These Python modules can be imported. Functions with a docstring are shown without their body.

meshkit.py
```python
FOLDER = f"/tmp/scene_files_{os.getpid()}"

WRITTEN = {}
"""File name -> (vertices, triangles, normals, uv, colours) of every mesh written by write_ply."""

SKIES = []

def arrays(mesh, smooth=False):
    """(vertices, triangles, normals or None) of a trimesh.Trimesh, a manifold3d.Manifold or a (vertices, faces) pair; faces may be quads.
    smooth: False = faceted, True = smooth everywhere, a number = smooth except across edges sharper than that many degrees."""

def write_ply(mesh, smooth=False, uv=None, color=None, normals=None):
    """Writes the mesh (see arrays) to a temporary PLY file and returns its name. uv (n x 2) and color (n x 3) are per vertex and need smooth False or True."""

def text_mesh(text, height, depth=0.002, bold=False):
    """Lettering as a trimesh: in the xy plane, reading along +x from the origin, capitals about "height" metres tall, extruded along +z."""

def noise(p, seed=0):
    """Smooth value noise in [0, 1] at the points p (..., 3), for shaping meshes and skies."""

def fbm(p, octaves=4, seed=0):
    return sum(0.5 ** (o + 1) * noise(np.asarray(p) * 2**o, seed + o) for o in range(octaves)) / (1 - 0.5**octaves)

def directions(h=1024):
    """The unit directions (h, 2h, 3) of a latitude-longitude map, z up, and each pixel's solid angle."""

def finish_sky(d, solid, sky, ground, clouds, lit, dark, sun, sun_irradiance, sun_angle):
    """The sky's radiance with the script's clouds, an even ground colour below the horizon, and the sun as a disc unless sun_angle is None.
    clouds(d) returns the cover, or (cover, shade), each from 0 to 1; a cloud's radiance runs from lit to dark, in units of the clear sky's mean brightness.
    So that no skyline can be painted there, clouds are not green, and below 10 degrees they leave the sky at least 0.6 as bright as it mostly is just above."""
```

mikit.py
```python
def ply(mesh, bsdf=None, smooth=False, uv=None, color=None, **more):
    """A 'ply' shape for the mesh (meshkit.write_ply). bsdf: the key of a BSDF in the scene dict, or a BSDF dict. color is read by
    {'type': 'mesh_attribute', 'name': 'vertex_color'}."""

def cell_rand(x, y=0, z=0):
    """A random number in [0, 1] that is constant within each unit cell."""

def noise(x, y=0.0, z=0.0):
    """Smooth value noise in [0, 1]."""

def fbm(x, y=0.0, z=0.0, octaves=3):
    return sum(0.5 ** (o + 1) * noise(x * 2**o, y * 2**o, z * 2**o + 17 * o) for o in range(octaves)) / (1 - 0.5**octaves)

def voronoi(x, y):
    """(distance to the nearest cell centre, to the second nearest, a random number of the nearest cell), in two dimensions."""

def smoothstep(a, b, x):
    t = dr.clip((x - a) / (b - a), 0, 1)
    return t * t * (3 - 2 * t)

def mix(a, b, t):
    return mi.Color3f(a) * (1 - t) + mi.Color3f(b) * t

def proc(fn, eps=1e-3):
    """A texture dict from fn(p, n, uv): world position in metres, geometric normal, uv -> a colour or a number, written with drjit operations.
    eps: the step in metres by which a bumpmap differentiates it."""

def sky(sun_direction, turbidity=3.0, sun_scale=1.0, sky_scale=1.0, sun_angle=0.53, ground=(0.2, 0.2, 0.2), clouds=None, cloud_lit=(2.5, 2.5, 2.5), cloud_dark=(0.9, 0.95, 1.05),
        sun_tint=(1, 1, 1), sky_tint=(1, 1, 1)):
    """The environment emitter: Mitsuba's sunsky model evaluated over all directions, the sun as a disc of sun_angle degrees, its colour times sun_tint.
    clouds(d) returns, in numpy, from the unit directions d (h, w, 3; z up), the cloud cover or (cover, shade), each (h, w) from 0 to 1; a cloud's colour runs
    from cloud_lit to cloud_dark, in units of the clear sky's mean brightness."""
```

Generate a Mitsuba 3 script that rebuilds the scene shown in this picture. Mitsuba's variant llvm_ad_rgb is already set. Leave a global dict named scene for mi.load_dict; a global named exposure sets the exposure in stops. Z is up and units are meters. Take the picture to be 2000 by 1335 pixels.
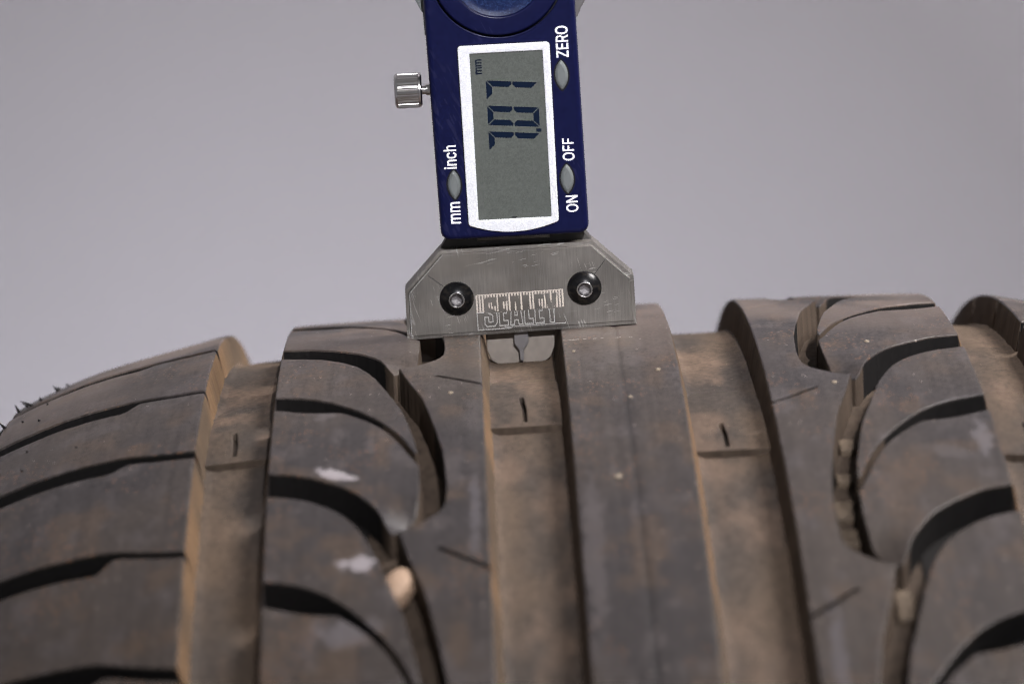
import math
import numpy as np, trimesh, shapely, drjit as dr
import mitsuba as mi
import mikit, meshkit
from mikit import proc, noise, fbm, voronoi, cell_rand, smoothstep, mix
from shapely import affinity
from shapely.geometry import Polygon, Point, LineString, box
from shapely.ops import unary_union
from scipy.spatial import Delaunay
from scipy.interpolate import PchipInterpolator

T = mi.ScalarTransform4f
rng = np.random.default_rng(7)
MM = 0.001
scene = {'type': 'scene'}
labels = {}
exposure = 0.0

# ------------------------------------------------------------------ camera, lights
CAM = np.array([-25.58, -819.90, 165.67]) * MM
FWD = np.array([0.0036, 0.9800, -0.1989])
UP = np.array([0.054, 0.1984, 0.9786])
scene['camera'] = {
    'type': 'thinlens', 'fov': 15.1355, 'fov_axis': 'x', 'aperture_radius': 0.0058, 'focus_distance': 0.836,
    'near_clip': 0.05, 'far_clip': 20.0,
    'to_world': T().look_at(origin=CAM.tolist(), target=(CAM + FWD).tolist(), up=UP.tolist()),
    'film': {'type': 'hdrfilm', 'width': 1024, 'height': 683},
    'sampler': {'type': 'independent', 'sample_count': 64}}


def softbox(key, pos, target, w, h, rad, label):
    tw = T().look_at(origin=list(pos), target=list(target), up=[0.02, 0.99, 0.1]) @ T().scale([w / 2, h / 2, 1])
    scene[key] = {'type': 'rectangle', 'to_world': tw, 'emitter': {'type': 'area', 'radiance': {'type': 'rgb', 'value': rad}},
                  'bsdf': {'type': 'diffuse', 'reflectance': {'type': 'rgb', 'value': 0.1}}}
    labels[key] = {'label': label, 'category': 'lamp'}


softbox('softbox', (1.30, 0.10, 1.66), (0.0, 0.05, 0.0), 0.75, 0.75, [46.0, 44.0, 43.2],
        'large square softbox hanging high above the tyre on the right, outside the picture')
# added front fill near the camera, to its right: narrow beam imitates lens vignetting
scene['fill_spot'] = {'type': 'spot', 'to_world': T().look_at(origin=[0.24, -1.42, 0.86], target=[-0.015, 0.05, 0.03], up=[0, 0, 1]),
                  'intensity': {'type': 'rgb', 'value': [12.6, 12.5, 13.1]}, 'beam_width': 2.0, 'cutoff_angle': 8.8}
scene['ambient'] = {'type': 'constant', 'radiance': {'type': 'rgb', 'value': [0.15, 0.15, 0.16]}}

# ------------------------------------------------------------------ materials


def rgb(*v):
    return {'type': 'rgb', 'value': list(v)}


def rubber_color(p, n, uv):
    x, s = uv.x, uv.y
    big = fbm(x * 0.045 + 11, s * 0.03 + 5, 3.0, 4)
    med = fbm(x * 0.22 + 3, s * 0.12 + 9, 7.0, 3)
    fine = fbm(x * 2.2, s * 1.6, 1.0, 2)
    c = mix([0.046, 0.044, 0.045], [0.064, 0.057, 0.051], smoothstep(0.3, 0.7, big))
    c = mix(c, [0.085, 0.080, 0.081], smoothstep(0.5, 0.8, med) * 0.7)
    c = mix(c, [0.085, 0.066, 0.050], smoothstep(0.55, 0.80, fbm(x * 0.14 + 31, s * 0.1 + 17, 2.0, 3)) * 0.75)
    streak = fbm(x * 0.35 + 4, s * 3.4, 2.0, 3)
    lengthwise = fbm(x * 0.9 + 9, s * 0.025, 4.0, 3)
    c = c * (0.26 + 0.70 * fine + 0.42 * streak + 0.38 * lengthwise)
    c = c * (1 - 0.42 * dr.exp(-dr.square(x / 0.6)) - 0.12 * dr.exp(-dr.square((x + 3.0) / 0.5)))  # shading of the two seam lines painted darker into the rubber
    # orange and pale grit specks
    d, _, r = voronoi(x * 0.9 + 0.3 * fine, s * 0.9)
    cl = smoothstep(0.52, 0.7, fbm(x * 0.09 + 70, s * 0.07, 4.0, 2))
    c = mix(c, [0.22, 0.125, 0.07], dr.select((r < 0.30 * cl) & (d < 0.26), 0.65, 0.0))
    c = mix(c, [0.5, 0.46, 0.42], dr.select((r > 0.992) & (d < 0.2), 0.6, 0.0))
    c = mix(c, [0.03, 0.03, 0.03], dr.select((r > 0.5) & (r < 0.53) & (d < 0.3), 0.8, 0.0))
    # white scuff marks rubbed on by handling

    def scuff(cx, cs, a, b, ang, k):
        ca, sa = math.cos(ang), math.sin(ang)
        u = ((x - cx) * ca + (s - cs) * sa) / a
        v = (-(x - cx) * sa + (s - cs) * ca) / b
        w = fbm(x * 0.8 + k, s * 0.5, k, 3)
        return smoothstep(1.0, 0.45, dr.sqrt(u * u + v * v) + 1.1 * (w - 0.5))
    c = mix(c, [0.40, 0.40, 0.43], 0.9 * scuff(-59.5, 78.0, 6.8, 2.0, 0.62, 3.0))
    c = mix(c, [0.36, 0.36, 0.39], 0.85 * scuff(-54.3, 112.5, 4.2, 3.6, 0.1, 9.0))
    c = mix(c, [0.16, 0.16, 0.175], 0.6 * scuff(-56.0, 134.0, 7.0, 6.0, 0.1, 5.0))
    c = mix(c, [0.14, 0.14, 0.155], 0.55 * scuff(-31.8, 98.0, 1.6, 16.0, 0.0, 6.0))
    c = mix(c, [0.17, 0.17, 0.185], 0.6 * scuff(69.5, 76.0, 2.4, 9.0, 0.0, 8.0))
    c = mix(c, [0.11, 0.105, 0.108], 0.55 * scuff(-9.3, 115.0, 2.4, 34.0, 0.0, 12.0))
    c = mix(c, [0.13, 0.125, 0.128], 0.6 * scuff(-61.0, 46.0, 3.0, 6.0, 0.4, 14.0))
    c = mix(c, [0.13, 0.13, 0.145], 0.55 * scuff(33.5, 150.0, 2.0, 22.0, 0.0, 15.0))
    c = mix(c, [0.10, 0.097, 0.1], 0.6 * scuff(62.0, 82.0, 7.0, 3.0, 0.5, 16.0))
    # mould line across the centre rib
    dust_sheen = smoothstep(48.0, -48.0, s) * smoothstep(0.25, 0.75, fbm(x * 0.06 + 2, s * 0.05 + 1, 8.0, 3))  # settled beige dirt plus grazing reflection, painted in towards the crown
    c = mix(c, [0.235, 0.195, 0.165], 0.62 * dust_sheen)
    c = c * mi.Color3f(0.575, 0.52, 0.50)
    line = smoothstep(0.35, 0.1, dr.abs(s - 4.6 + 0.5 * noise(x * 0.6, 2.0))) * dr.select(dr.abs(x + 4) < 7.5, 1.0, 0.0)
    c = mix(c, [0.3, 0.27, 0.24], 0.6 * line * smoothstep(0.3, 0.6, noise(x * 1.3, 5.0)))
    return c


def dusty_color(p, n, uv):
    x, s = uv.x, uv.y
    big = fbm(x * 0.07 + 21, s * 0.035, 1.0, 4)
    fine = fbm(x * 1.3, s * 1.0, 6.0, 3)
    c = mix([0.094, 0.065, 0.044], [0.050, 0.039, 0.032], smoothstep(0.30, 0.70, big))
    c = mix(c, [0.14, 0.094, 0.066], smoothstep(0.5, 0.8, fbm(x * 0.12, s * 0.06 + 40, 3.0, 3)) * 0.7)
    d, _, r = voronoi(x * 1.1, s * 1.1)
    c = mix(c, [0.25, 0.19, 0.14], dr.select((r > 0.97) & (d < 0.2), 0.3, 0.0))
    return c * (0.46 + 0.5 * fine)


def lit_dust_color(p, n, uv):  # dusty tone brightened as if lit, for right-facing groove walls
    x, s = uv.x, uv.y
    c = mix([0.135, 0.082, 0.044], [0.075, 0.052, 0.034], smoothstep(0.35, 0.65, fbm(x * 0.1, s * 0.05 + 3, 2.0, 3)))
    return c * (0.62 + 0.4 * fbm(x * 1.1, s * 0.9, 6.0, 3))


def rubber_bump(p, n, uv):
    x, s = uv.x, uv.y
    return fbm(x * 1.4, s * 1.1, 1.0, 3) * 0.6 + noise(x * 5.0, s * 4.0, 2.0) * 0.25 + fbm(x * 0.22, s * 2.4, 8.0, 3) * 0.8


def rubber(color, rough, spec, scale):
    return {'type': 'twosided', 'b': {'type': 'bumpmap', 'arbitrary': proc(rubber_bump, 2e-4), 'scale': scale,
            'bsdf': {'type': 'principled', 'base_color': proc(color), 'roughness': rough, 'specular': spec}}}


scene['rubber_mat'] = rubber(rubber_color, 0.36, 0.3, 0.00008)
scene['dusty_mat'] = rubber(dusty_color, 0.75, 0.3, 0.00018)
def shade_grime_color(p, n, uv):  # brown dirt tone, also painting shade on groove walls and bar steps
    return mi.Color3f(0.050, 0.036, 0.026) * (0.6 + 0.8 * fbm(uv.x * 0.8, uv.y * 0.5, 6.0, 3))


scene['shade_grime_mat'] = rubber(shade_grime_color, 0.8, 0.2, 0.00018)
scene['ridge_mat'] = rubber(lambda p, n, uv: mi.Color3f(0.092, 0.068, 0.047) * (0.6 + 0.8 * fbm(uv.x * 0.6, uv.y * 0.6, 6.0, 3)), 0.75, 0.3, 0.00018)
scene['lit_dust_mat'] = rubber(lit_dust_color, 0.8, 0.25, 0.00018)
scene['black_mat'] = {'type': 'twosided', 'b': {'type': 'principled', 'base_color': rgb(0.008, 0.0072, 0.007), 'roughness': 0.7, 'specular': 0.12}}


def plastic(name, col, rough, spec=0.5, **k):
    scene[name] = {'type': 'twosided', 'b': {'type': 'principled', 'base_color': col if isinstance(col, dict) else rgb(*col), 'roughness': rough, 'specular': spec, **k}}


def navy(p, n, uv):
    f = fbm(p.x * 900, p.z * 900, p.y * 900, 2)
    sc = smoothstep(0.66, 0.74, noise(p.x * 2600 + p.z * 1200, p.z * 420 - p.x * 300, 3.0)) * smoothstep(0.5, 0.7, fbm(p.x * 120, p.z * 120, 4.0, 2))
    return mix(mix([0.0030, 0.0040, 0.027], [0.0048, 0.0064, 0.037], f), [0.03, 0.03, 0.075], 0.25 * sc)


def glitter(p, n, uv):
    d, _, r = voronoi(p.x * 3600, p.z * 3600)
    return mix([0.003, 0.008, 0.042], [0.03, 0.07, 0.20], dr.select((r > 0.72) & (d < 0.4), 0.35, 0.10 * r))


plastic('navy_mat', proc(navy), 0.30, 0.16)
plastic('glitter_mat', proc(glitter), 0.4, 0.15)
plastic('silver_mat', proc(lambda p, n, uv: mi.Color3f(0.655, 0.66, 0.68) * (0.86 + 0.28 * cell_rand(p.x * 5000, p.z * 5000, 1))), 0.5, 0.5, metallic=0.1)


def lcd_col(p, n, uv):
    g = cell_rand(p.x * 4600, p.z * 4600, 2) * 0.5 + noise(p.x * 2400, p.z * 2400, 1.0) * 0.5
    return mi.Color3f(0.084, 0.091, 0.082) * (0.80 + 0.4 * g)


plastic('lcd_mat', proc(lcd_col), 0.35, 0.2)
plastic('segment_mat', (0.002, 0.007, 0.02), 0.4, 0.12)
plastic('white_mat', (0.78, 0.78, 0.79), 0.5)
plastic('button_mat', (0.12, 0.13, 0.128), 0.45, 0.5)
plastic('seam_mat', (0.004, 0.004, 0.007), 0.6, 0.2)
plastic('probe_mat', (0.16, 0.15, 0.15), 0.4, 0.5, metallic=0.5)
plastic('blur_block_mat', proc(lambda p, n, uv: mi.Color3f(0.165, 0.143, 0.123) * (0.85 + 0.3 * fbm(p.x * 700, p.z * 500, 2.0, 2))), 0.45, 0.4)
plastic('grit_mat', (0.24, 0.195, 0.145), 0.7, 0.3)
plastic('pebble_mat', proc(lambda p, n, uv: mi.Color3f(0.27, 0.185, 0.127) * (0.8 + 0.4 * fbm(p.x * 900, p.z * 900, p.y * 900, 3))), 0.7, 0.3)


def steel_col(p, n, uv):
    brush = fbm(p.x * 5200, p.z * 300, 1.0, 3)
    cloud = fbm(p.x * 130, p.z * 190, 4.0, 3)
    c = mix([0.132, 0.124, 0.116], [0.194, 0.185, 0.174], brush)
    c = mix(c, [0.15, 0.138, 0.125], smoothstep(0.4, 0.75, cloud) * 0.8)
    sc = smoothstep(0.80, 0.86, noise(p.x * 420 + p.z * 130, p.z * 5200 - p.x * 900, 1.0)) * smoothstep(0.56, 0.66, fbm(p.x * 170 + 8, p.z * 170, 1.0, 2))
    sc = sc + smoothstep(0.82, 0.88, noise(p.x * 5200 + p.z * 1500, p.z * 330 - p.x * 90, 7.0)) * smoothstep(0.5, 0.66, fbm(p.x * 150 + 3, p.z * 150, 6.0, 2))
    c = c * (0.36 + 1.1 * fbm(p.x * 80 + 2, p.z * 90 + 5, 1.0, 4)) * mi.Color3f(1.02, 0.99, 0.95)
    return mix(c, [0.42, 0.41, 0.39], dr.minimum(sc, 1.0) * 0.5)


def steel_rough(p, n, uv):
    return 0.36 + 0.16 * fbm(p.x * 3600, p.z * 420, 2.0, 3)


def steel_bump(p, n, uv):
    scr = smoothstep(0.78, 0.9, noise(p.x * 700 + p.z * 350, p.z * 5200 - p.x * 900, 1.0)) * smoothstep(0.55, 0.7, fbm(p.x * 200, p.z * 200, 1.0, 2))
    return noise(p.x * 7000, p.z * 350, 1.0) * 0.5 - scr


scene['steel_mat'] = {'type': 'twosided', 'b': {'type': 'bumpmap', 'arbitrary': proc(steel_bump, 5e-5), 'scale': 0.00001,
                      'bsdf': {'type': 'principled', 'base_color': proc(steel_col), 'roughness': proc(steel_rough), 'metallic': 0.62, 'specular': 0.5}}}
plastic('etch_mat', (0.52, 0.46, 0.40), 0.55, 0.5, metallic=0.3)
plastic('shadow_neck_mat', (0.05, 0.046, 0.043), 0.5, 0.4, metallic=0.3)
plastic('edge_mat', (0.60, 0.59, 0.57), 0.35, 0.5, metallic=0.8)
plastic('dark_line_mat', (0.03, 0.028, 0.026), 0.6, 0.3)
plastic('chrome_mat', (0.74, 0.72, 0.70), 0.18, 0.5, metallic=1.0)


def oxide(p, n, uv):
    return mix([0.004, 0.004, 0.0045], [0.014, 0.012, 0.010], smoothstep(0.5, 0.8, fbm(p.x * 1500, p.z * 1500, 1.0, 2)))


plastic('oxide_mat', proc(oxide), 0.28, 0.3)


def wall_col(p, n, uv):
    return mi.Color3f(0.435, 0.424, 0.457) * (0.975 + 0.05 * fbm(p.x * 3.0, p.z * 3.0, p.y * 3.0, 3))


plastic('wall_mat', proc(wall_col), 0.9, 0.1)

# ------------------------------------------------------------------ backdrop: a seamless sweep behind and under the tyre
prof = [(-1.6, -0.665)]
for a in np.linspace(0, math.pi / 2, 14):
    prof.append((0.35 + 0.3 * math.sin(a), -0.365 - 0.3 * math.cos(a)))
prof += [(0.65, 1.9)]
prof = np.array(prof)
xs = np.linspace(-2.2, 2.2, 3)
v = np.array([[x, y, z] for (y, z) in prof for x in xs])
f = [[i * 3 + j, i * 3 + j + 1, (i + 1) * 3 + j + 1, (i + 1) * 3 + j] for i in range(len(prof) - 1) for j in range(2)]
scene['backdrop'] = mikit.ply((v, np.array(f)), 'wall_mat', smooth=True)
labels['backdrop'] = {'label': 'plain pale lilac grey wall behind the tyre', 'kind': 'structure'}

# ------------------------------------------------------------------ solid builder: rings following a polygon, caps triangulated


def resample(ring, step):
    ls = LineString(ring.coords)
    c = np.asarray(ring.coords)[:-1]
    d = np.linalg.norm(np.roll(c, -1, 0) - c, axis=1)
    out = []
    for i in range(len(c)):
        n = max(1, int(math.ceil(d[i] / step)))
        for k in range(n):
            out.append(c[i] + (c[(i + 1) % len(c)] - c[i]) * k / n)
    return np.array(out)


def ring_normals(p):
    a, b = p - np.roll(p, 1, 0), np.roll(p, -1, 0) - p
    a /= np.linalg.norm(a, axis=1, keepdims=True) + 1e-12
    b /= np.linalg.norm(b, axis=1, keepdims=True) + 1e-12
    na, nb = np.stack([a[:, 1], -a[:, 0]], 1), np.stack([b[:, 1], -b[:, 0]], 1)
    m = na + nb
    m /= np.linalg.norm(m, axis=1, keepdims=True) + 1e-12
    return m / np.clip((m * na).sum(1, keepdims=True), 0.6, 1)     # outward for counter-clockwise rings


def solid(poly, profile, step=0.6, inner=2.5, bottom=False, offs=None, extra=None, jitter=0.0, seed=1):
    """profile: list of (inset, h) from the top cap's edge down; returns (uvh vertices, faces). offs(points): factor on negative insets."""
    poly = shapely.geometry.polygon.orient(poly, 1.0)
    rings = [resample(r, step) for r in [poly.exterior, *poly.interiors]]
    V, F, base, tops, bots = [], [], 0, [], []
    for r in rings:
        nrm = ring_normals(r)
        if jitter:
            nz = meshkit.noise(np.c_[r * 0.9, np.full(len(r), 3.3)], seed) - 0.5 + 0.8 * (meshkit.noise(np.c_[r * 2.3, np.full(len(r), 9.1)], seed) - 0.5)
            r = r + nrm * (jitter * nz)[:, None]
        k = np.ones(len(r)) if offs is None else offs(r, nrm)
        kb = np.ones(len(r))
        if offs is not None:
            k, kb = k
        lay = []
        for ins, h in profile:
            q = r - nrm * (ins * (kb if ins >= 0 else k))[:, None]
            lay.append(np.c_[q, np.full(len(r), float(h))])
        n = len(r)
        idx = base + np.arange(n)
        tops.append((idx, lay[0]))
        bots.append((base + (len(lay) - 1) * n + np.arange(n), lay[-1]))
        for L in range(len(lay) - 1):
            a = idx + L * n
            b = np.roll(a, -1)
            F += [np.stack([a, a + n, b + n], 1), np.stack([a, b + n, b], 1)]
        V += lay
        base += n * len(lay)

    def cap(rs, flip):
        nonlocal base
        pts = np.vstack([l[:, :2] for _, l in rs])
        ids = np.concatenate([i for i, _ in rs])
        h = rs[0][1][0, 2]
        pg = Polygon(rs[0][1][:, :2], [l[:, :2] for _, l in rs[1:]])
        if not pg.is_valid:
            pg = pg.buffer(0)
        x0, y0, x1, y1 = pg.bounds
        gx, gy = np.meshgrid(np.arange(x0, x1, inner), np.arange(y0, y1, inner))
        g = np.c_[gx.ravel(), gy.ravel()]
        g = g + np.random.default_rng(seed).uniform(-0.2, 0.2, g.shape) * inner
        if extra is not None:
            g = np.vstack([g, extra])
        core = pg.buffer(-step * 0.8)
        g = g[shapely.contains_xy(core, g[:, 0], g[:, 1])] if not core.is_empty else g[:0]
        allp = np.vstack([pts, g])
        t = Delaunay(allp).simplices
        c = allp[t].mean(1)
        t = t[shapely.contains_xy(pg, c[:, 0], c[:, 1])]
        A = allp[t]
        cr = (A[:, 1, 0] - A[:, 0, 0]) * (A[:, 2, 1] - A[:, 0, 1]) - (A[:, 1, 1] - A[:, 0, 1]) * (A[:, 2, 0] - A[:, 0, 0])
        t = t[np.abs(cr) > 1e-7]
        cr = cr[np.abs(cr) > 1e-7]
        t[cr < 0] = t[cr < 0][:, [0, 2, 1]]
        if flip:
            t = t[:, [0, 2, 1]]
        V.append(np.c_[g, np.full(len(g), h)])
        mp = np.concatenate([ids, base + np.arange(len(g))])
        base += len(g)
        F.append(mp[t])
    cap(tops, False)
    if bottom:
        cap(bots, True)
    return np.vstack(V), np.vstack(F)


# ------------------------------------------------------------------ tyre
R = 330.0
DEPTH = 7.5
_C = PchipInterpolator([0, 20, 40, 60, 72.5, 88, 95, 102, 110, 118, 126, 134, 142, 150],
                       [0, .08, .32, .73, 1.07, 2.2, 3.7, 5.3, 7.1, 9.2, 12, 15.3, 20, 27])


def crown(x):
    return _C(np.minimum(np.abs(x), 150))


def wrap(x, s, h):
    r = R - crown(x) + h
    a = s / R
    # shoulder blocks: heights run along the local normal, not only outwards
    k = np.clip((np.abs(x) - 88) / 46, 0, 1) * 0.55
    xx = x + np.sign(x) * h * k
    return np.stack([xx, -r * np.sin(a), r * np.cos(a) - R], 1) * MM


def normals_of(v, f):
    n = np.zeros_like(v)
    c = np.cross(v[f[:, 1]] - v[f[:, 0]], v[f[:, 2]] - v[f[:, 0]])
    for k in range(3):
        np.add.at(n, f[:, k], c)
    return n / np.maximum(np.linalg.norm(n, axis=1, keepdims=True), 1e-20)


tyre_parts = {}


def add(key, mesh, bsdf, smooth=True, uv=None, **lab):
    k, i = key, 0
    while k in scene:
        i += 1
        k = '%s_%03d' % (key, i)
    scene[k] = mikit.ply(mesh, bsdf, smooth=smooth, uv=uv)
    if lab:
        labels[k] = lab
    return k


def tyre_mesh(name, V, F, mat, drop=None, **lab):
    x, s, h = V.T
    if drop is not None:
        h = h - drop(x, s) * (h > -1.2)
    return add('tyre__' + name, (wrap(x, s, h), F), mat, True, np.c_[x, s], **lab)


PITCH = 81.5
K0, K1 = -2, 5
S0, S1 = K0 * PITCH, K1 * PITCH
A_UP = [(74, -7.3), (72.7, -6.3), (67.0, -4.5), (61, -0.7), (56, 3.8), (52.8, 8.6), (50.6, 13), (49.2, 17.0), (48.6, 18.6)]
STRIP = [(46.7, 20.9), (44.6, 31.3), (42, 42), (40.2, 53.5), (38.7, 64), (37.6, 75), (37.25, 86), (37.5, 92), (38.4, 95.2), (40.5, 97.9), (43.2, 100.2), (46.2, 101.9)]
A_LO = [(47.6, 100.3), (46.0, 99.0), (44.3, 97), (43.3, 94.5), (42.8, 91), (42.5, 85), (42.6, 76), (43.2, 67), (44.5, 58), (46.3, 47.5),
        (48.8, 38), (51, 29.5), (53.3, 22), (56.3, 15.3), (60.5, 10), (66, 6), (72.5, 3.7), (74, 3.3)]
B_UP = [(74, 34.3), (72.5, 34.7), (66, 37), (60.6, 40.6), (56.7, 44.8), (53.1, 49.7), (50.3, 54.2), (47.7, 59.2), (45.5, 64.6), (44, 69.2), (42.0, 74)]
B_LO = [(42.4, 77), (44.6, 71.3), (46.2, 66.6), (48.3, 61.2), (50.5, 57), (53, 53.2), (56, 49.8), (58.8, 47.3), (61, 46.9), (63, 46.6), (67, 45.3), (72.5, 42.8), (74, 42.4)]


def spline(pts, n=5):
    p = np.array(pts, float)
    t = np.r_[0, np.cumsum(np.linalg.norm(np.diff(p, axis=0), axis=1))]
    from scipy.interpolate import CubicSpline
    fx = PchipInterpolator(t, p[:, 0])
    fy = PchipInterpolator(t, p[:, 1])
    u = np.unique(np.r_[t, np.linspace(0, t[-1], n * len(p))])
    return np.c_[fx(u), fy(u)]


SLOT_A = Polygon(np.vstack([spline(A_UP), spline(STRIP), spline(A_LO)])).buffer(0)
SLOT_B = Polygon(np.vstack([spline(B_UP), spline(B_LO)])).buffer(0)
SIPE = LineString([(38.9, 27.6), (34.0, 31.7), (28.0, 36.4)]).buffer(0.5)


def shoulder_slot(s0, wn, wo):
    up = [(86, s0 + 0.3), (88, s0), (96, s0 - 3.0), (104, s0 - 6.5), (112, s0 - 7.5), (126, s0 - 8.2), (137, s0 - 8)]
    lo = [(137, s0 - 8 + wo), (126, s0 - 8.2 + wo), (112, s0 - 7.6 + wo), (106, s0 - 6.7 + wo), (102, s0 - 5.6 + wn + .2), (96, s0 - 3 + wn), (88, s0 + wn), (86, s0 + .3 + wn)]
    return Polygon(np.vstack([spline(up), spline(lo)])).buffer(0)


def shift(g, side, off):
    return affinity.affine_transform(g, [side, 0, 0, 1, 0, off])


def soften(g, r=0.5):
    g = g.buffer(-r).buffer(2 * r).buffer(-r)
    return [p for p in getattr(g, 'geoms', [g]) if p.area > 3]


MAIN = [11.86, 29.3, 72.6, 87.9]
LAND = [(0.48, 0.0), (0.38, -0.0), (0.20, -0.05), (0.07, -0.16), (0.0, -0.40), (-0.5, -2.0), (-1.4, -DEPTH + 0.8), (-2.1, -DEPTH - 0.4)]


def land_offs(r, nrm):
    k = np.full(len(r), 0.15)
    for m in MAIN:
        k = np.where((np.abs(np.abs(r[:, 0]) - m) < 0.5) & (np.abs(nrm[:, 0]) > 0.7), 1.0, k)
    b = np.where(k > 0.5, 1.0, 0.65)
    for side, off in ((-1, 0.0), (1, 20.6)):
        q = np.c_[r[:, 0] * side, np.mod(r[:, 1] - off, PITCH)]
        b = np.where(shapely.contains_xy(SIPE.buffer(0.7), q[:, 0], q[:, 1]), 0.2, b)
    return k, b


def split_faces(V, F, poly):
    """faces of the land: dusty walls along the long grooves get lit and shaded sides painted in"""
    n = np.cross(V[F[:, 1]] - V[F[:, 0]], V[F[:, 2]] - V[F[:, 0]])
    n /= np.linalg.norm(n, axis=1, keepdims=True) + 1e-12
    c = V[F].mean(1)
    wall = (np.abs(n[:, 2]) < 0.75) & (c[:, 2] < -0.35)
    main = np.zeros(len(F), bool)
    for m in MAIN:
        main |= (np.abs(np.abs(c[:, 0]) - m) < 2.2)
    hook = (np.abs(c[:, 0]) < 50) & (np.abs(c[:, 0]) > 39.6)
    side = main & (np.abs(n[:, 0]) > 0.6)
    return ((wall & side & (n[:, 0] > 0), 'lit_dust_mat', 'dust_shading_wall'), (wall & side & (n[:, 0] < 0), 'shade_grime_mat', 'dust_shading_wall'),  # right-facing walls coloured as lit, left-facing ones as shaded
            (wall & ~side & ~hook, 'black_mat', 'slot_wall'), (wall & hook & ~side, 'shade_grime_mat', 'hook_wall'))


def land(name, poly, drop=None, seed=1, extra=None, **lab):
    V, F = solid(poly, LAND, 0.6, 2.2, offs=land_offs, jitter=0.15, seed=seed, extra=extra)
    V[:, 2] += (meshkit.fbm(np.c_[V[:, :2] * 0.25, np.zeros(len(V))], 2, 5) - 0.5) * 0.12 * (V[:, 2] > -1)
    rest, pieces_ = np.ones(len(F), bool), []
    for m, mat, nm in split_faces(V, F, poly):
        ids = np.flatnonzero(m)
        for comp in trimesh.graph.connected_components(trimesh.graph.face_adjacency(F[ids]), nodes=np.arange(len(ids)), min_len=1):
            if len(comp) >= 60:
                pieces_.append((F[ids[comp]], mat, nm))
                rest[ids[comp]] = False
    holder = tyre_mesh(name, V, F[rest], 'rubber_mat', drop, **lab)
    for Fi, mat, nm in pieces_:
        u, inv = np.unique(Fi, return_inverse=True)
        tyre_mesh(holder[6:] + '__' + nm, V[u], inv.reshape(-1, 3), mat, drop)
    return holder


# centre rib, with its shallow seam
cs = np.arange(S0, S1, 1.4)
extra = np.array([(x, s) for s in cs for x in (-3.6, -3.0, -2.4, -1.1, -0.65, -0.3, 0, 0.3, 0.65, 1.1)])


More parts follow.
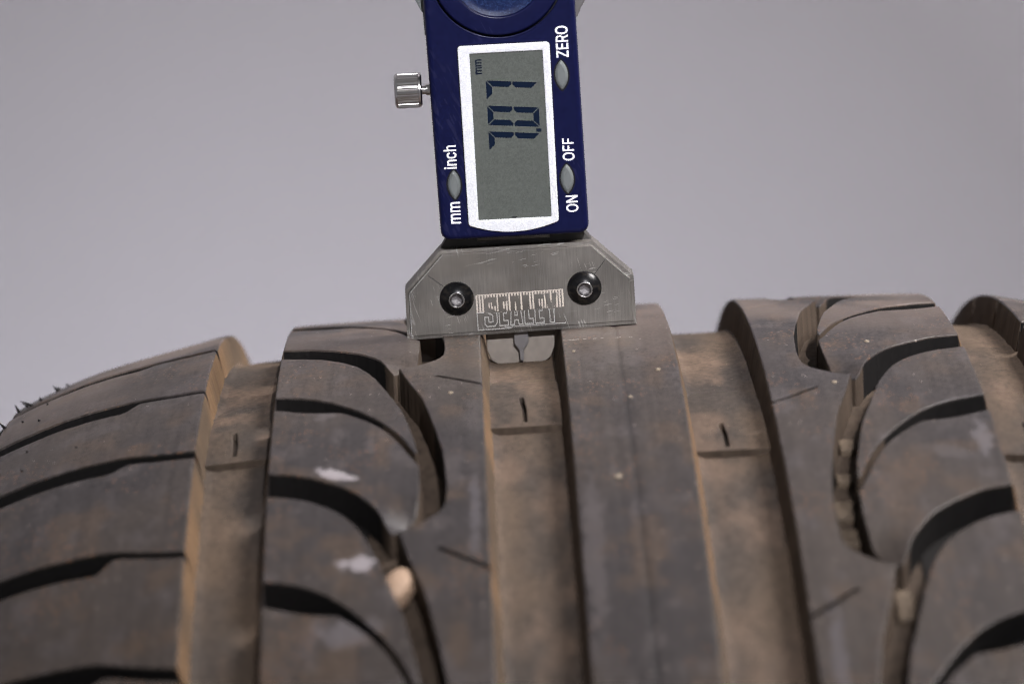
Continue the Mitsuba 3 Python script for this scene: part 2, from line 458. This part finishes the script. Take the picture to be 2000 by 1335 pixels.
def rib_drop(x, s):
    return 0.14 * np.exp(-(x / 0.55) ** 2) + 0.08 * np.exp(-((x + 3.0) / 0.4) ** 2) + 0.05 * (x > 0)


land('tread_rib', box(-11.86, S0, 11.86, S1), rib_drop, 3, extra, label='smooth centre rib with a fine seam')

for side, off in ((-1, 0.0), (1, 20.6)):
    cuts = [shift(g, side, off + k * PITCH) for k in range(K0 - 2, K1 + 2) for g in (SLOT_A, SLOT_B, SIPE)]
    rect = box(*sorted((29.3 * side, 72.6 * side))[:1], S0, sorted((29.3 * side, 72.6 * side))[1], S1)
    pieces = soften(rect.difference(unary_union(cuts)), 0.35)

    def corner_drop(x, s, side=side, off=off):
        t = np.mod(s - off - 88.5, PITCH)
        a = np.clip(t / 11.0, 0, 1)
        a = a * a * (3 - 2 * a) * (t < 13)
        b = np.clip((51 - np.abs(x)) / 6.0, 0, 1)
        return 3.0 * a * b
    for i, pc in enumerate(sorted(pieces, key=lambda g: (round(g.centroid.y), g.centroid.x))):
        if abs(pc.centroid.x) < 44:
            land('tread_strip', pc, None, 11 + i)
        else:
            land('tread_block', pc, corner_drop, 31 + i)
    cuts = [shift(shoulder_slot(*a), side, off + k * 80.0) for k in range(-4, 7) for a in ((22.4, 2.2, 7.8), (59.8, 3.6, 7.4))]
    lo, hi = sorted((87.9 * side, 135.5 * side))
    for i, pc in enumerate(soften(box(lo, S0, hi, S1).difference(unary_union(cuts)), 0.35)):
        land('shoulder_block', pc, None, 71 + i)

# tread floor under the blocks, all round, in two finishes; sidewalls


def in_hook(x, s):
    a = np.abs(x)
    return (a > 36.8) & (a < 52)


def ring_mesh(xs, rad, s0, s1, ds):
    ss = np.arange(s0, s1 + ds / 2, ds)
    X, S = np.meshgrid(xs, ss)
    n = len(xs)
    i, j = np.meshgrid(np.arange(len(ss) - 1), np.arange(n - 1), indexing='ij')
    q = np.stack([i * n + j, (i + 1) * n + j, (i + 1) * n + j + 1, i * n + j + 1], -1).reshape(-1, 4)
    return X.ravel(), S.ravel(), q


for nm, x0, x1, mat in (('groove_floor', -90.5, -70.5, 'dusty_mat'), ('slot_floor', -70.5, -53.0, 'black_mat'), ('hook_floor', -53.0, -31, 'shade_grime_mat'),
                        ('groove_floor', -31, -10, 'dusty_mat'), ('groove_floor', 10, 31, 'dusty_mat'), ('hook_floor', 31, 53.0, 'shade_grime_mat'),
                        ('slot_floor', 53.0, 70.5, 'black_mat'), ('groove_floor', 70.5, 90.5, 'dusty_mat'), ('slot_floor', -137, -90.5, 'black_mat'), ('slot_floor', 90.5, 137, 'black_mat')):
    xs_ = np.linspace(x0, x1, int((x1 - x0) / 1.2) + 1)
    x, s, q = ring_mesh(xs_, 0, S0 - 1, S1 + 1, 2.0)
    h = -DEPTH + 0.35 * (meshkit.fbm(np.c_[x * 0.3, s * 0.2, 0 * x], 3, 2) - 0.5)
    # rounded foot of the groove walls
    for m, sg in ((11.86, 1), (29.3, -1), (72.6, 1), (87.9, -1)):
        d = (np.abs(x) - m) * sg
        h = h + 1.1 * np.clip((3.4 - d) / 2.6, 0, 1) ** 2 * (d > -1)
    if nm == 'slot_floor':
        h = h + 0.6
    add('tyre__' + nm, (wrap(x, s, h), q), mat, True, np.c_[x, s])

# carcass: sidewalls to the bead and the belt under the tread, full circle
side_x = [-136, -142, -150, -155, -155, -148, -138, -126, -118]
side_c = [17, 22.5, 32, 45, 58, 72, 82, 88, 89]
px = side_x + [-112, 112] + [-a for a in side_x[::-1]] + [137, 126, 110, 90, 60, 20, -20, -60, -90, -110, -126, -137, -136]
pr = side_c + [92, 92] + side_c[::-1] + [27, 22, 19, 14, 10.5, 9.6, 9.6, 10.5, 14, 19, 22, 27, 17]
ss = np.linspace(0, 2 * np.pi, 181)
X = np.tile(px, (181, 1))
RR = R - np.tile(pr, (181, 1))
A = ss[:, None]
v = np.stack([X, -RR * np.sin(A), RR * np.cos(A) - R], -1).reshape(-1, 3) * MM
n = len(px)
i, j = np.meshgrid(np.arange(180), np.arange(n - 1), indexing='ij')
q = np.stack([i * n + j, (i + 1) * n + j, (i + 1) * n + j + 1, i * n + j + 1], -1).reshape(-1, 4)
add('tyre__carcass', (v, q), 'black_mat', 40)

# wear bars across the long grooves, each with a short knife slit
for xc, s1, w, slx, sa, sb in ((-79.3, 54.5, 17.2, -81.0, 37.7, 50.9), (-20.5, 46.8, 18.6, -21.05, 28.0, 43.6), (20.7, 65.4, 18.6, 19.35, 51.3, 63.2), (80.0, 72.4, 17.2, 80.8, 56.5, 69.5)):
    sl = LineString([(slx - 0.35, sa), (slx + 0.1, (sa + sb) / 2), (slx + 0.15, sb)]).buffer(0.40)
    pg = box(xc - w / 2, s1 - 46, xc + w / 2, s1).difference(sl)
    V, F = solid(pg, [(0.35, 0), (0.15, -0.06), (0.0, -0.3), (0, -2.4)], 0.5, 1.6, seed=5)
    V[:, 2] += -DEPTH + 1.6 + 0.12 * (meshkit.fbm(np.c_[V[:, :2] * 0.4, np.zeros(len(V))], 2, 8) - 0.5)
    # the bar sinks back into the floor behind
    V[:, 2] -= np.clip((s1 - 16 - V[:, 1]) / 28, 0, 1) ** 1.6 * 2.2
    nf = np.cross(V[F[:, 1]] - V[F[:, 0]], V[F[:, 2]] - V[F[:, 0]])
    nf /= np.linalg.norm(nf, axis=1, keepdims=True) + 1e-12
    face = (nf[:, 1] > 0.6) & (V[F].mean(1)[:, 1] > s1 - 0.5)  # front step, its shade put into a darker colour
    hb = tyre_mesh('wear_bar', V, F[~face], 'dusty_mat')
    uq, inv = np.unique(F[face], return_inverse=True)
    tyre_mesh(hb[6:] + '__step', V[uq], inv.reshape(-1, 3), 'shade_grime_mat')

# raised ridges moulded across the floor of the hooked slots (right)
for s, x, ln, wd in [(64.5, 43.6, 3.4, 5.6), (80.0, 41.6, 3.6, 3.8), (93.0, 40.2, 3.8, 7.4), (103.5, 40.4, 3.8, 5.6), (127.0, 48.2, 3.6, 9.5)]:
    pg = box(x - ln / 2, s - wd / 2, x + ln / 2, s + wd / 2).buffer(-0.4).buffer(0.4)
    V, F = solid(pg, [(0.5, 0), (0.2, -0.1), (0.0, -0.4), (0, -3.4)], 0.5, 1.2, seed=6)
    V[:, 2] += -DEPTH + 1.3
    tyre_mesh('groove_ridge', V, F, 'ridge_mat')

# vent spews: the little rubber hairs on the left shoulder
hairs = [(-135, -10.6, 2.6), (-134, -31.0, 3.0), (-132.6, -35.7, 2.4), (-131.0, -30.1, 3.6), (-129.2, -33.1, 1.6), (-127.0, -53.0, 1.4), (-125.2, -54.5, 1.2),
         (-126.5, -44.0, 2.6), (-125.9, -15.8, 0.7), (-130.3, -5.1, 0.7), (-125.7, 3.0, 0.7), (-125.8, 28.7, 0.6), (-114.2, 38.9, 0.6), (-131, 37.4, 0.8), (-125.6, 41.4, 0.8)]
for x, s, L in hairs:
    L *= 0.52
    pr_ = np.linspace(0, 1, 5)
    ang = np.arange(8) * math.pi / 4
    lean = rng.uniform(-0.5, 0.5, 2)
    V = np.array([(x + 0.45 * (1 - 0.8 * t) * math.cos(a) + lean[0] * L * t * t - 0.35 * L * t, s + 0.45 * (1 - 0.8 * t) * math.sin(a) + lean[1] * L * t * t, -0.2 + t * (L + .2)) for t in pr_ for a in ang] + [(x + lean[0] * L - 0.35 * L, s + lean[1] * L, L + .1)])
    F = [[i * 8 + j, i * 8 + (j + 1) % 8, (i + 1) * 8 + (j + 1) % 8] for i in range(4) for j in range(8)] + \
        [[i * 8 + j, (i + 1) * 8 + (j + 1) % 8, (i + 1) * 8 + j] for i in range(4) for j in range(8)] + [[32 + j, 32 + (j + 1) % 8, 40] for j in range(8)]
    tyre_mesh('vent_spew', V, np.array(F), 'black_mat')

labels['tyre'] = {'label': 'large worn black tyre with dusty brown grooves and curved hooked slots, under the gauge', 'category': 'tyre'}

# pebble wedged in a hooked slot
pb = trimesh.creation.icosphere(2, 1.0)
pv = pb.vertices * np.array([3.0, 5.6, 3.2])
pv *= (0.82 + 0.36 * meshkit.fbm(pb.vertices * 1.6 + 9, 3, 4))[:, None]
pv[:, 0] *= 1 - 0.4 * np.abs(pb.vertices[:, 1]) ** 1.5
c, s_ = math.cos(0.25), math.sin(0.25)
px_, ps_ = pv[:, 0] * c - pv[:, 1] * s_, pv[:, 0] * s_ + pv[:, 1] * c
scene['pebble'] = mikit.ply((wrap(-46.9 + px_, 117.4 + ps_, -3.3 + pv[:, 2]), pb.faces), 'pebble_mat', smooth=14)
labels['pebble'] = {'label': 'small pale peach stone wedged in a curved slot of the left tread', 'category': 'stone'}

# loose grains of grit on the ribs
for x, s, rr, lab in ((-3.5, 86.9, 0.6, 'yellowish grain of grit low on the smooth centre rib, the largest grain there'),
                      (7.4, 33.0, 0.42, 'pale grain of grit near the right edge of the centre rib'),
                      (0.9, 49.0, 0.34, 'pale grain of grit beside the seam of the centre rib, halfway down'),
                      (-9.6, 15.5, 0.3, 'tiny pale grain near the left edge of the centre rib under the foot plate'),
                      (52.6, 18.5, 0.42, 'pale grain of grit on the uppermost large block of the right rib'),
                      (43.0, 46.0, 0.42, 'pale grain of grit on the right strip just below the end of a hooked slot'),
                      (-36.0, 40.2, 0.4, 'pale grain of grit on the left strip below its upper knife cut')):
    gm = trimesh.creation.icosphere(2, 1.0)
    gv = gm.vertices * rr * (0.7 + 0.6 * meshkit.fbm(gm.vertices * 1.8 + x, 2, 3))[:, None] * np.array([1.25, 1.0, 0.8])
    add('grit_grain', (wrap(x + gv[:, 0], s + gv[:, 1], 0.2 * rr + gv[:, 2]), gm.faces), 'grit_mat', True, label=lab, category='grit', group='pale grains of grit on the tread')

# ------------------------------------------------------------------ gauge (built in x, z millimetres with y = distance from the front)


def gsolid(poly, y_front, profile, step=0.5, inner=4.0, bottom=False, seed=1, bulge=None):
    """polygon in (x, z); profile (inset, depth behind y_front)"""
    V, F = solid(poly, [(a, -b) for a, b in profile], step, inner, bottom=bottom, seed=seed)
    y = y_front - V[:, 2]
    if bulge is not None:
        y = y - bulge(V[:, 0], V[:, 1]) * (V[:, 2] > -1e-6)
    return np.stack([V[:, 0], y, V[:, 1]], 1) * MM, F


def gadd(key, poly, y_front, profile, mat, smooth=45, **k):
    lab = k.pop('lab', {})
    last = None
    ms = []
    for g in getattr(poly, 'geoms', [poly]):
        ms.append(gsolid(g, y_front, profile, **k))
    off, Vs, Fs = 0, [], []
    for V, F in ms:
        Vs.append(V)
        Fs.append(F + off)
        off += len(V)
    return add(key, (np.vstack(Vs), np.vstack(Fs)), mat, smooth, **lab)


def rounded(pts, r):
    return Polygon(pts).buffer(-r, quad_segs=10).buffer(r, quad_segs=10)


G = 'depth_gauge'
YB = 3.9      # front of the housing
CUT = Point(-21.5, 79.8)
body = rounded([(-36.7, 21.5), (-4.5, 21.5), (-5.15, 72), (-5.4, 125), (-39.0, 125), (-37.75, 74)], 2.2)
hole = CUT.buffer(14.65, quad_segs=48)
EDGE = [(1.2, 0), (0.85, 0.06), (0.5, 0.25), (0.2, 0.65), (0.0, 1.5), (0.0, 8.5), (0.6, 9.2)]
# the front skin with the round opening: outer edge rounded, opening edge sharp and slightly turned in
front = body.buffer(-1.2).difference(hole)
V1, F1 = gsolid(body, YB, EDGE, bottom=True)
# cut the front cap out: keep only the rim and back of the solid, then add the pierced front
keep = ~((np.abs(V1[F1][:, :, 1] - YB * MM) < 1e-7).all(1))
V3, F3 = gsolid(front, YB, [(0.0, 0.0), (0.0, 0.6)], step=0.5)
add(G + '__housing', (np.vstack([V1, V3]), np.vstack([F1[keep], F3 + len(V1)])), 'navy_mat', 40)
# battery cover in the opening, with its speckled middle
gadd(G + '__battery_cover', CUT.buffer(14.25, quad_segs=48).difference(CUT.buffer(10.1, quad_segs=48)), YB + 0.05, [(0.5, 0), (0.2, 0.1), (0, 0.4), (0, 1.8)], 'navy_mat', lab={'label': 'round navy battery cover'})
gadd(G + '__battery_cover__disc', CUT.buffer(10.1, quad_segs=48), YB + 0.25, [(1.4, 0.35), (0.7, 0.2), (0.0, 0), (0, 1.5)], 'glitter_mat', lab={'label': 'speckled blue disc in the cover'})
gadd(G + '__battery_cover__seam', hole, YB + 1.5, [(0, 0), (0, 0.4)], 'seam_mat')
ringp = CUT.buffer(15.05, quad_segs=48).difference(CUT.buffer(14.6, quad_segs=48))
gadd(G + '__battery_cover__rim', ringp.intersection(body.buffer(-1.25)), YB - 0.14, [(0.12, 0), (0.03, 0.06), (0, 0.3)], 'navy_mat')

# display bezel
arc = [(x, 24.75 - 1.9 * (1 - ((x + 20.8) / 9.9) ** 2)) for x in np.linspace(-30.6, -11.0, 25)]
bez = Polygon([(-30.95, 63.75), *arc, (-11.1, 63.75)]).buffer(-0.8, quad_segs=8).buffer(0.8, quad_segs=8)
win = Polygon([(-28.36, 25.75), (-12.6, 25.75), (-12.72, 62.0), (-28.4, 62.0)])
gadd(G + '__bezel', bez.difference(win), YB - 0.75, [(0.3, 0), (0.1, 0.06), (0, 0.25), (0, 0.9)], 'silver_mat', inner=2.0, lab={'label': 'silver frame round the display'})
gadd(G + '__bezel__seam', bez.buffer(0.16), YB - 0.08, [(0, 0), (0, 0.2)], 'seam_mat')
gadd(G + '__screen', win.buffer(0.1), YB - 0.18, [(0, 0), (0, 0.1)], 'lcd_mat', smooth=False, lab={'label': 'grey green liquid crystal display reading 7.07 mm'})
YS = YB - 0.32


def seg_digit(key, z0, on):
    """a seven-segment figure lying on its side: its top to the left, reading upwards from z0; on = segments abcdefg"""
    W, H, t, g = 4.4, 11.3, 1.45, 0.2       # glyph width (along z), height (along x)
    P = {'a': [(0, H), (W, H), (W - t, H - t), (t, H - t)], 'd': [(0, 0), (t, t), (W - t, t), (W, 0)],
         'b': [(W, H), (W, H / 2 + .12), (W - t / 2, H / 2 + .0), (W - t, H / 2 + t / 2), (W - t, H - t)], 'c': [(W, 0), (W, H / 2 - .12), (W - t / 2, H / 2), (W - t, H / 2 - t / 2), (W - t, t)],
         'f': [(0, H), (0, H / 2 + .12), (t / 2, H / 2), (t, H / 2 + t / 2), (t, H - t)], 'e': [(0, 0), (0, H / 2 - .12), (t / 2, H / 2), (t, H / 2 - t / 2), (t, t)],
         'g': [(t / 2, H / 2), (t, H / 2 + t / 2), (W - t, H / 2 + t / 2), (W - t / 2, H / 2), (W - t, H / 2 - t / 2), (t, H / 2 - t / 2)]}
    polys = []
    for s in on:
        p = Polygon(P[s]).buffer(0).buffer(-g / 2, join_style=2)
        # glyph (u right, v up) -> x = -14.0 - v, z = z0 + u ; slight slant of the figures
        polys.append(affinity.affine_transform(p, [0.0, -1.0, 1.0, 0.09, -14.0, z0]))
    gadd(key, shapely.MultiPolygon([q for q in polys]), YS, [(0, 0), (0, 0.06)], 'segment_mat', smooth=False, inner=6)


seg_digit(G + '__screen__digit', 39.7, 'abc')
seg_digit(G + '__screen__digit', 45.3, 'abcdef')
seg_digit(G + '__screen__digit', 50.75, 'abc')
gadd(G + '__screen__decimal_point', box(-14.9, 44.35, -13.8, 45.05), YS, [(0, 0), (0, 0.06)], 'segment_mat', smooth=False)
gadd(G + '__screen__mark', box(-21.2, 25.9, -20.0, 26.15), YS, [(0, 0), (0, 0.06)], 'seam_mat', smooth=False)


def text_up(key, text, x_base, z0, length, cap, mat, y, bold=True, holder=None):
    m = meshkit.text_mesh(text, cap, 0.1, bold)
    b = m.bounds
    k = length / (b[1][0] - b[0][0])
    v = m.vertices
    u = (v[:, 0] - b[0][0]) * k
    w = np.stack([x_base - v[:, 1], y - v[:, 2], z0 + u], 1) * MM
    return add(key, (w, m.faces), mat, False)


YT = YB - 0.06
text_up(G + '__lettering', 'ZERO', -7.15, 60.15, 6.8, 2.55, 'white_mat', YT)
text_up(G + '__lettering', 'OFF', -7.0, 37.7, 4.9, 2.4, 'white_mat', YT)
text_up(G + '__lettering', 'ON', -6.75, 26.45, 3.65, 2.45, 'white_mat', YT)
text_up(G + '__lettering', 'mm', -32.25, 25.25, 4.75, 2.75, 'white_mat', YT)
text_up(G + '__lettering', 'inch', -32.5, 37.25, 5.15, 2.6, 'white_mat', YT)
text_up(G + '__screen__unit', 'mm', -25.95, 57.5, 3.2, 1.75, 'segment_mat', YS + 0.02)


def lens(cx, cz, hx, hz):
    R0 = (hx * hx + hz * hz) / (2 * hx)
    l = Point(cx - (R0 - hx), cz).buffer(R0, quad_segs=64).intersection(Point(cx + (R0 - hx), cz).buffer(R0, quad_segs=64))
    return l.buffer(-0.3).buffer(0.3)


for cx, cz in ((-8.85, 56.35), (-8.75, 33.75), (-33.2, 33.75)):
    hk = gadd(G + '__button', lens(cx, cz, 1.45, 3.35), YB - 0.75, [(0.7, 0.0), (0.4, 0.12), (0.15, 0.35), (0, 0.8), (0, 1.1)], 'button_mat', inner=0.8)
    gadd(hk + '__seam', lens(cx, cz, 1.75, 3.65), YB - 0.1, [(0, 0), (0, 0.2)], 'seam_mat', smooth=False)

# foot: thick steel block with a bevelled front edge
foot = Polygon([(-45.4, -0.82), (4.95, 0.12), (4.8, 10.8), (3.6, 11.9), (-3.8, 18.95), (-37.2, 18.7), (-45.3, 10.2)])
shadow_neck = Polygon([(-37.5, 18.0), (-3.4, 18.3), (-6.6, 22.4), (-34.6, 22.4)])  # set-back plate added to hold the shadow band under the housing
gadd(G + '__foot', foot, 8.0, [(1.0, 0.0), (0.9, 0.02), (0.75, 0.45), (0.68, 0.5), (0.0, 0.55), (0.0, 8.0)], 'steel_mat', bottom=True, smooth=25, lab={'label': 'scratched steel foot plate'})
gadd(G + '__foot__shadow_neck', shadow_neck, 11.5, [(0.3, 0.0), (0.0, 0.2), (0.0, 4.4)], 'shadow_neck_mat', bottom=True, smooth=25, lab={'label': 'dark recessed neck under the housing'})
YF = 8.0 - 0.14
# bright strips where the front face meets the bevel


def strip_poly(pts, w):
    return LineString(pts).buffer(w / 2, cap_style=2)


gadd(G + '__foot__bright_edge', strip_poly([(-44.35, 9.6), (-44.4, 0.3), (-43.9, 0.05)], 0.10), YF, [(0, 0), (0, 0.1)], 'edge_mat', smooth=False)
gadd(G + '__foot__bright_edge', strip_poly([(-44.3, 9.7), (-36.6, 17.9)], 0.10), YF, [(0, 0), (0, 0.1)], 'edge_mat', smooth=False)
gadd(G + '__foot__bright_edge', strip_poly([(-3.8, 17.6), (3.6, 10.6)], 0.08), YF, [(0, 0), (0, 0.1)], 'edge_mat', smooth=False)
gadd(G + '__foot__scribed_line', strip_poly([(-40.1, 13.4), (-36.6, 10.6)], 0.16), YF, [(0, 0), (0, 0.1)], 'dark_line_mat', smooth=False)
gadd(G + '__foot__scribed_line', strip_poly([(-1.0, 15.2), (-3.9, 11.6)], 0.16), YF, [(0, 0), (0, 0.1)], 'dark_line_mat', smooth=False)

# engraved maker's name: hatched upper half, outlined lower half
LT = {'S': [[(4.2, 8), (4.2, 5.6), (2.9, 5.6), (2.9, 6.7), (1.6, 6.7), (1.6, 5.1), (3.6, 4.5), (4.3, 3.6), (4.3, 1.0), (3.4, 0), (0.6, 0), (0, 0.8), (0, 2.6), (1.4, 2.6), (1.4, 1.2), (2.8, 1.2), (2.8, 3.1), (0.8, 3.9), (0.1, 4.7), (0.1, 7.2), (0.9, 8)]],
      'E': [[(0, 0), (3.0, 0), (3.0, 1.3), (1.5, 1.3), (1.5, 3.4), (2.6, 3.4), (2.6, 4.6), (1.5, 4.6), (1.5, 6.7), (3.0, 6.7), (3.0, 8), (0, 8)]],
      'A': [[(0, 0), (1.3, 0), (1.5, 1.3), (2.7, 1.3), (2.9, 0), (4.2, 0), (3.3, 8), (0.9, 8)]],
      'L': [[(0, 0), (2.9, 0), (2.9, 1.4), (1.5, 1.4), (1.5, 8), (0, 8)]],
      'Y': [[(1.3, 0), (2.8, 0), (2.8, 3.2), (4.1, 8), (2.7, 8), (2.05, 5.0), (1.4, 8), (0, 8), (1.3, 3.2)]]}
u, lets = 2.6, []
for ch in 'SEALEY':
    for p in LT[ch]:
        g = Polygon(p).buffer(0)
        if ch == 'A':
            g = g.difference(Polygon([(1.65, 2.6), (2.55, 2.6), (2.3, 6.4), (1.9, 6.4)]))
        lets.append(affinity.translate(g, u, 1.0))
    u += max(a for p in LT[ch] for a, _ in p) + 0.75
wL = u + 1.6
lets = unary_union(lets)
sc_x, sc_z = 19.2 / wL, 0.80
hat = unary_union([box(a, 5.0, a + 0.58, 9.9) for a in np.arange(0.0, wL, 1.02)] + [box(0, 9.75, wL, 9.95)])
hat = hat.difference(lets.buffer(0.06))


def place(g):
    g = affinity.affine_transform(g, [sc_x, 0, 0, sc_z, -29.85, 0.55])
    return affinity.rotate(g, 1.0, origin=(-29.85, 0.9))


low = lets.intersection(box(0, 0, wL, 4.9)).boundary.buffer(0.16).intersection(box(0, 0, wL, 4.75))
frame = unary_union([LineString([(0.1, 4.8), (0.1, 0.15), (11.5, 0.15)]).buffer(0.13), LineString([(9.3, 0.55), (wL, 0.55)]).buffer(0.10), LineString([(0, 4.95), (2.5, 4.95)]).buffer(0.1)])


def multi(g):
    return shapely.MultiPolygon([q for q in getattr(g, 'geoms', [g]) if q.geom_type == 'Polygon' and q.area > 0.012])


gadd(G + '__foot__engraving', multi(place(hat)), YF, [(0, 0), (0, 0.08)], 'etch_mat', smooth=False, step=0.14, lab={'label': 'hatched upper half of the engraved name'})
gadd(G + '__foot__engraving', multi(place(unary_union([low, frame]))), YF, [(0, 0), (0, 0.08)], 'edge_mat', smooth=False, step=0.14, lab={'label': 'outlined lower half of the engraved name'})

# button-head socket screws


def lathe(profile, sides, cx, cz, y0, rot=0.0):
    """profile (radius, y offset towards the viewer); axis along y"""
    a = np.arange(sides) * 2 * math.pi / sides + rot
    V = np.array([(cx + r * math.cos(t), y0 - h, cz + r * math.sin(t)) for r, h in profile for t in a])
    F = [[i * sides + j, i * sides + (j + 1) % sides, (i + 1) * sides + (j + 1) % sides, (i + 1) * sides + j] for i in range(len(profile) - 1) for j in range(sides)]
    return V * MM, np.array(F)[:, ::-1]


for cx, cz in ((-34.1, 8.0), (-6.1, 8.8)):
    Rr = 3.75
    dome = [(Rr, 0.0), (Rr, 0.35), (3.6, 0.65), (3.2, 1.15), (2.7, 1.6), (2.2, 1.95), (1.72, 2.15)]
    sk = add(G + '__screw', lathe(dome, 64, cx, cz, 8.0), 'oxide_mat', True)
    add(sk + '__rim', lathe([(1.74, 2.14), (1.68, 2.24), (1.58, 2.28), (1.46, 2.22), (1.40, 2.0)], 48, cx, cz, 8.0), 'chrome_mat', True)
    add(sk + '__socket', lathe([(1.42, 2.02), (1.30, 1.9), (1.22, 0.9), (0.35, 0.7), (0.02, 0.65)], 6, cx, cz, 8.0, 0.3), 'probe_mat', False)

# knurled locking knob on its stem


def xlathe(profile, sides, y, z, ridge=0.0, tilt=0.0):
    a = np.arange(sides) * 2 * math.pi / sides
    V = np.array([(x, (r + (ridge * (1 if (j // 2) % 2 else -1) if k else 0)) * math.cos(t), (r + (ridge * (1 if (j // 2) % 2 else -1) if k else 0)) * math.sin(t)) for x, r, k in profile for j, t in enumerate(a)])
    V[:, 2] += tilt * V[:, 0]
    V[:, 1] += y
    V[:, 2] += z
    F = [[i * sides + j, i * sides + (j + 1) % sides, (i + 1) * sides + (j + 1) % sides, (i + 1) * sides + j] for i in range(len(profile) - 1) for j in range(sides)]
    return V * MM, np.array(F)


kp = [(-45.0, 0.01, 0), (-45.05, 3.2, 0), (-44.8, 3.65, 0), (-44.4, 3.75, 0), (-44.3, 3.65, 1), (-39.9, 3.65, 1), (-39.8, 3.75, 0), (-39.4, 3.7, 0), (-39.1, 3.3, 0), (-39.05, 0.9, 0)]
kv, kf = xlathe(kp, 112, 9.5, 54.0, 0.2)
add(G + '__locking_knob', (kv, kf), 'chrome_mat', False, label='knurled chrome locking knob')
add(G + '__locking_knob__stem', xlathe([(-39.2, 1.0, 0), (-38.3, 1.0, 0), (-38.2, 1.25, 0), (-36.4, 1.25, 0)], 24, 9.5, 54.0), 'chrome_mat', 35)

# beam behind the housing and the brackets that peep out at the top
gadd(G + '__beam', box(-29, 20, -13, 125), 9.9, [(0.3, 0), (0, 0.3), (0, 3.6)], 'steel_mat', bottom=True)
gadd(G + '__thumb_bracket', Polygon([(-39.9, 74.6), (-41.6, 80), (-41.6, 125), (-36, 125), (-36, 66), (-37.8, 66), (-37.95, 70.8), (-38.3, 71.2)]), 8.2, [(0.25, 0), (0, 0.25), (0, 4)], 'button_mat', bottom=True)
gadd(G + '__thumb_roller', Polygon([(-6, 67.5), (-4.7, 68.4), (-3.9, 70.2), (-2.9, 71.8), (-2.6, 73.0), (-2.7, 73.6), (-2.9, 78), (-6, 78)]), 7.2, [(0.3, 0), (0, 0.3), (0, 6)], 'probe_mat', bottom=True)
add(G + '__thumb_roller__pin', xlathe([(-4.6, 0.01, 0), (-4.6, 0.45, 0), (-2.0, 0.45, 0), (-1.8, 0.3, 0), (-1.75, 0.01, 0)], 16, 6.9, 73.0), 'chrome_mat', 35)

# measuring probe reaching down into the centre groove, with a block added for the pale blur
probe = Polygon([(-22.0, 0.5), (-22.0, -3.3), (-21.0, -4.7), (-20.9, -7.1), (-20.1, -7.1), (-20.0, -4.6), (-18.9, -3.1), (-18.9, 0.5)])
gadd(G + '__probe', probe, 10.2, [(0.1, 0), (0, 0.1), (0, 1.2)], 'probe_mat', bottom=True, lab={'label': 'grey stepped probe tip'})
blur_block = rounded([(-28.3, 0.2), (-28.1, -4.8), (-27.2, -7.2), (-25.6, -8.1), (-15.6, -8.0), (-14.2, -7.0), (-13.2, -4.6), (-12.9, 0.2)], 1.2)
gadd(G + '__pale_blur_block', blur_block, 11.8, [(0.4, 0), (0.1, 0.15), (0, 0.5), (0, 4)], 'blur_block_mat', bottom=True, lab={'label': 'pale guide block behind the probe'})
labels[G] = {'label': 'navy digital depth gauge with steel foot standing upright on the tyre, reading 7.07 mm', 'category': 'depth gauge'}
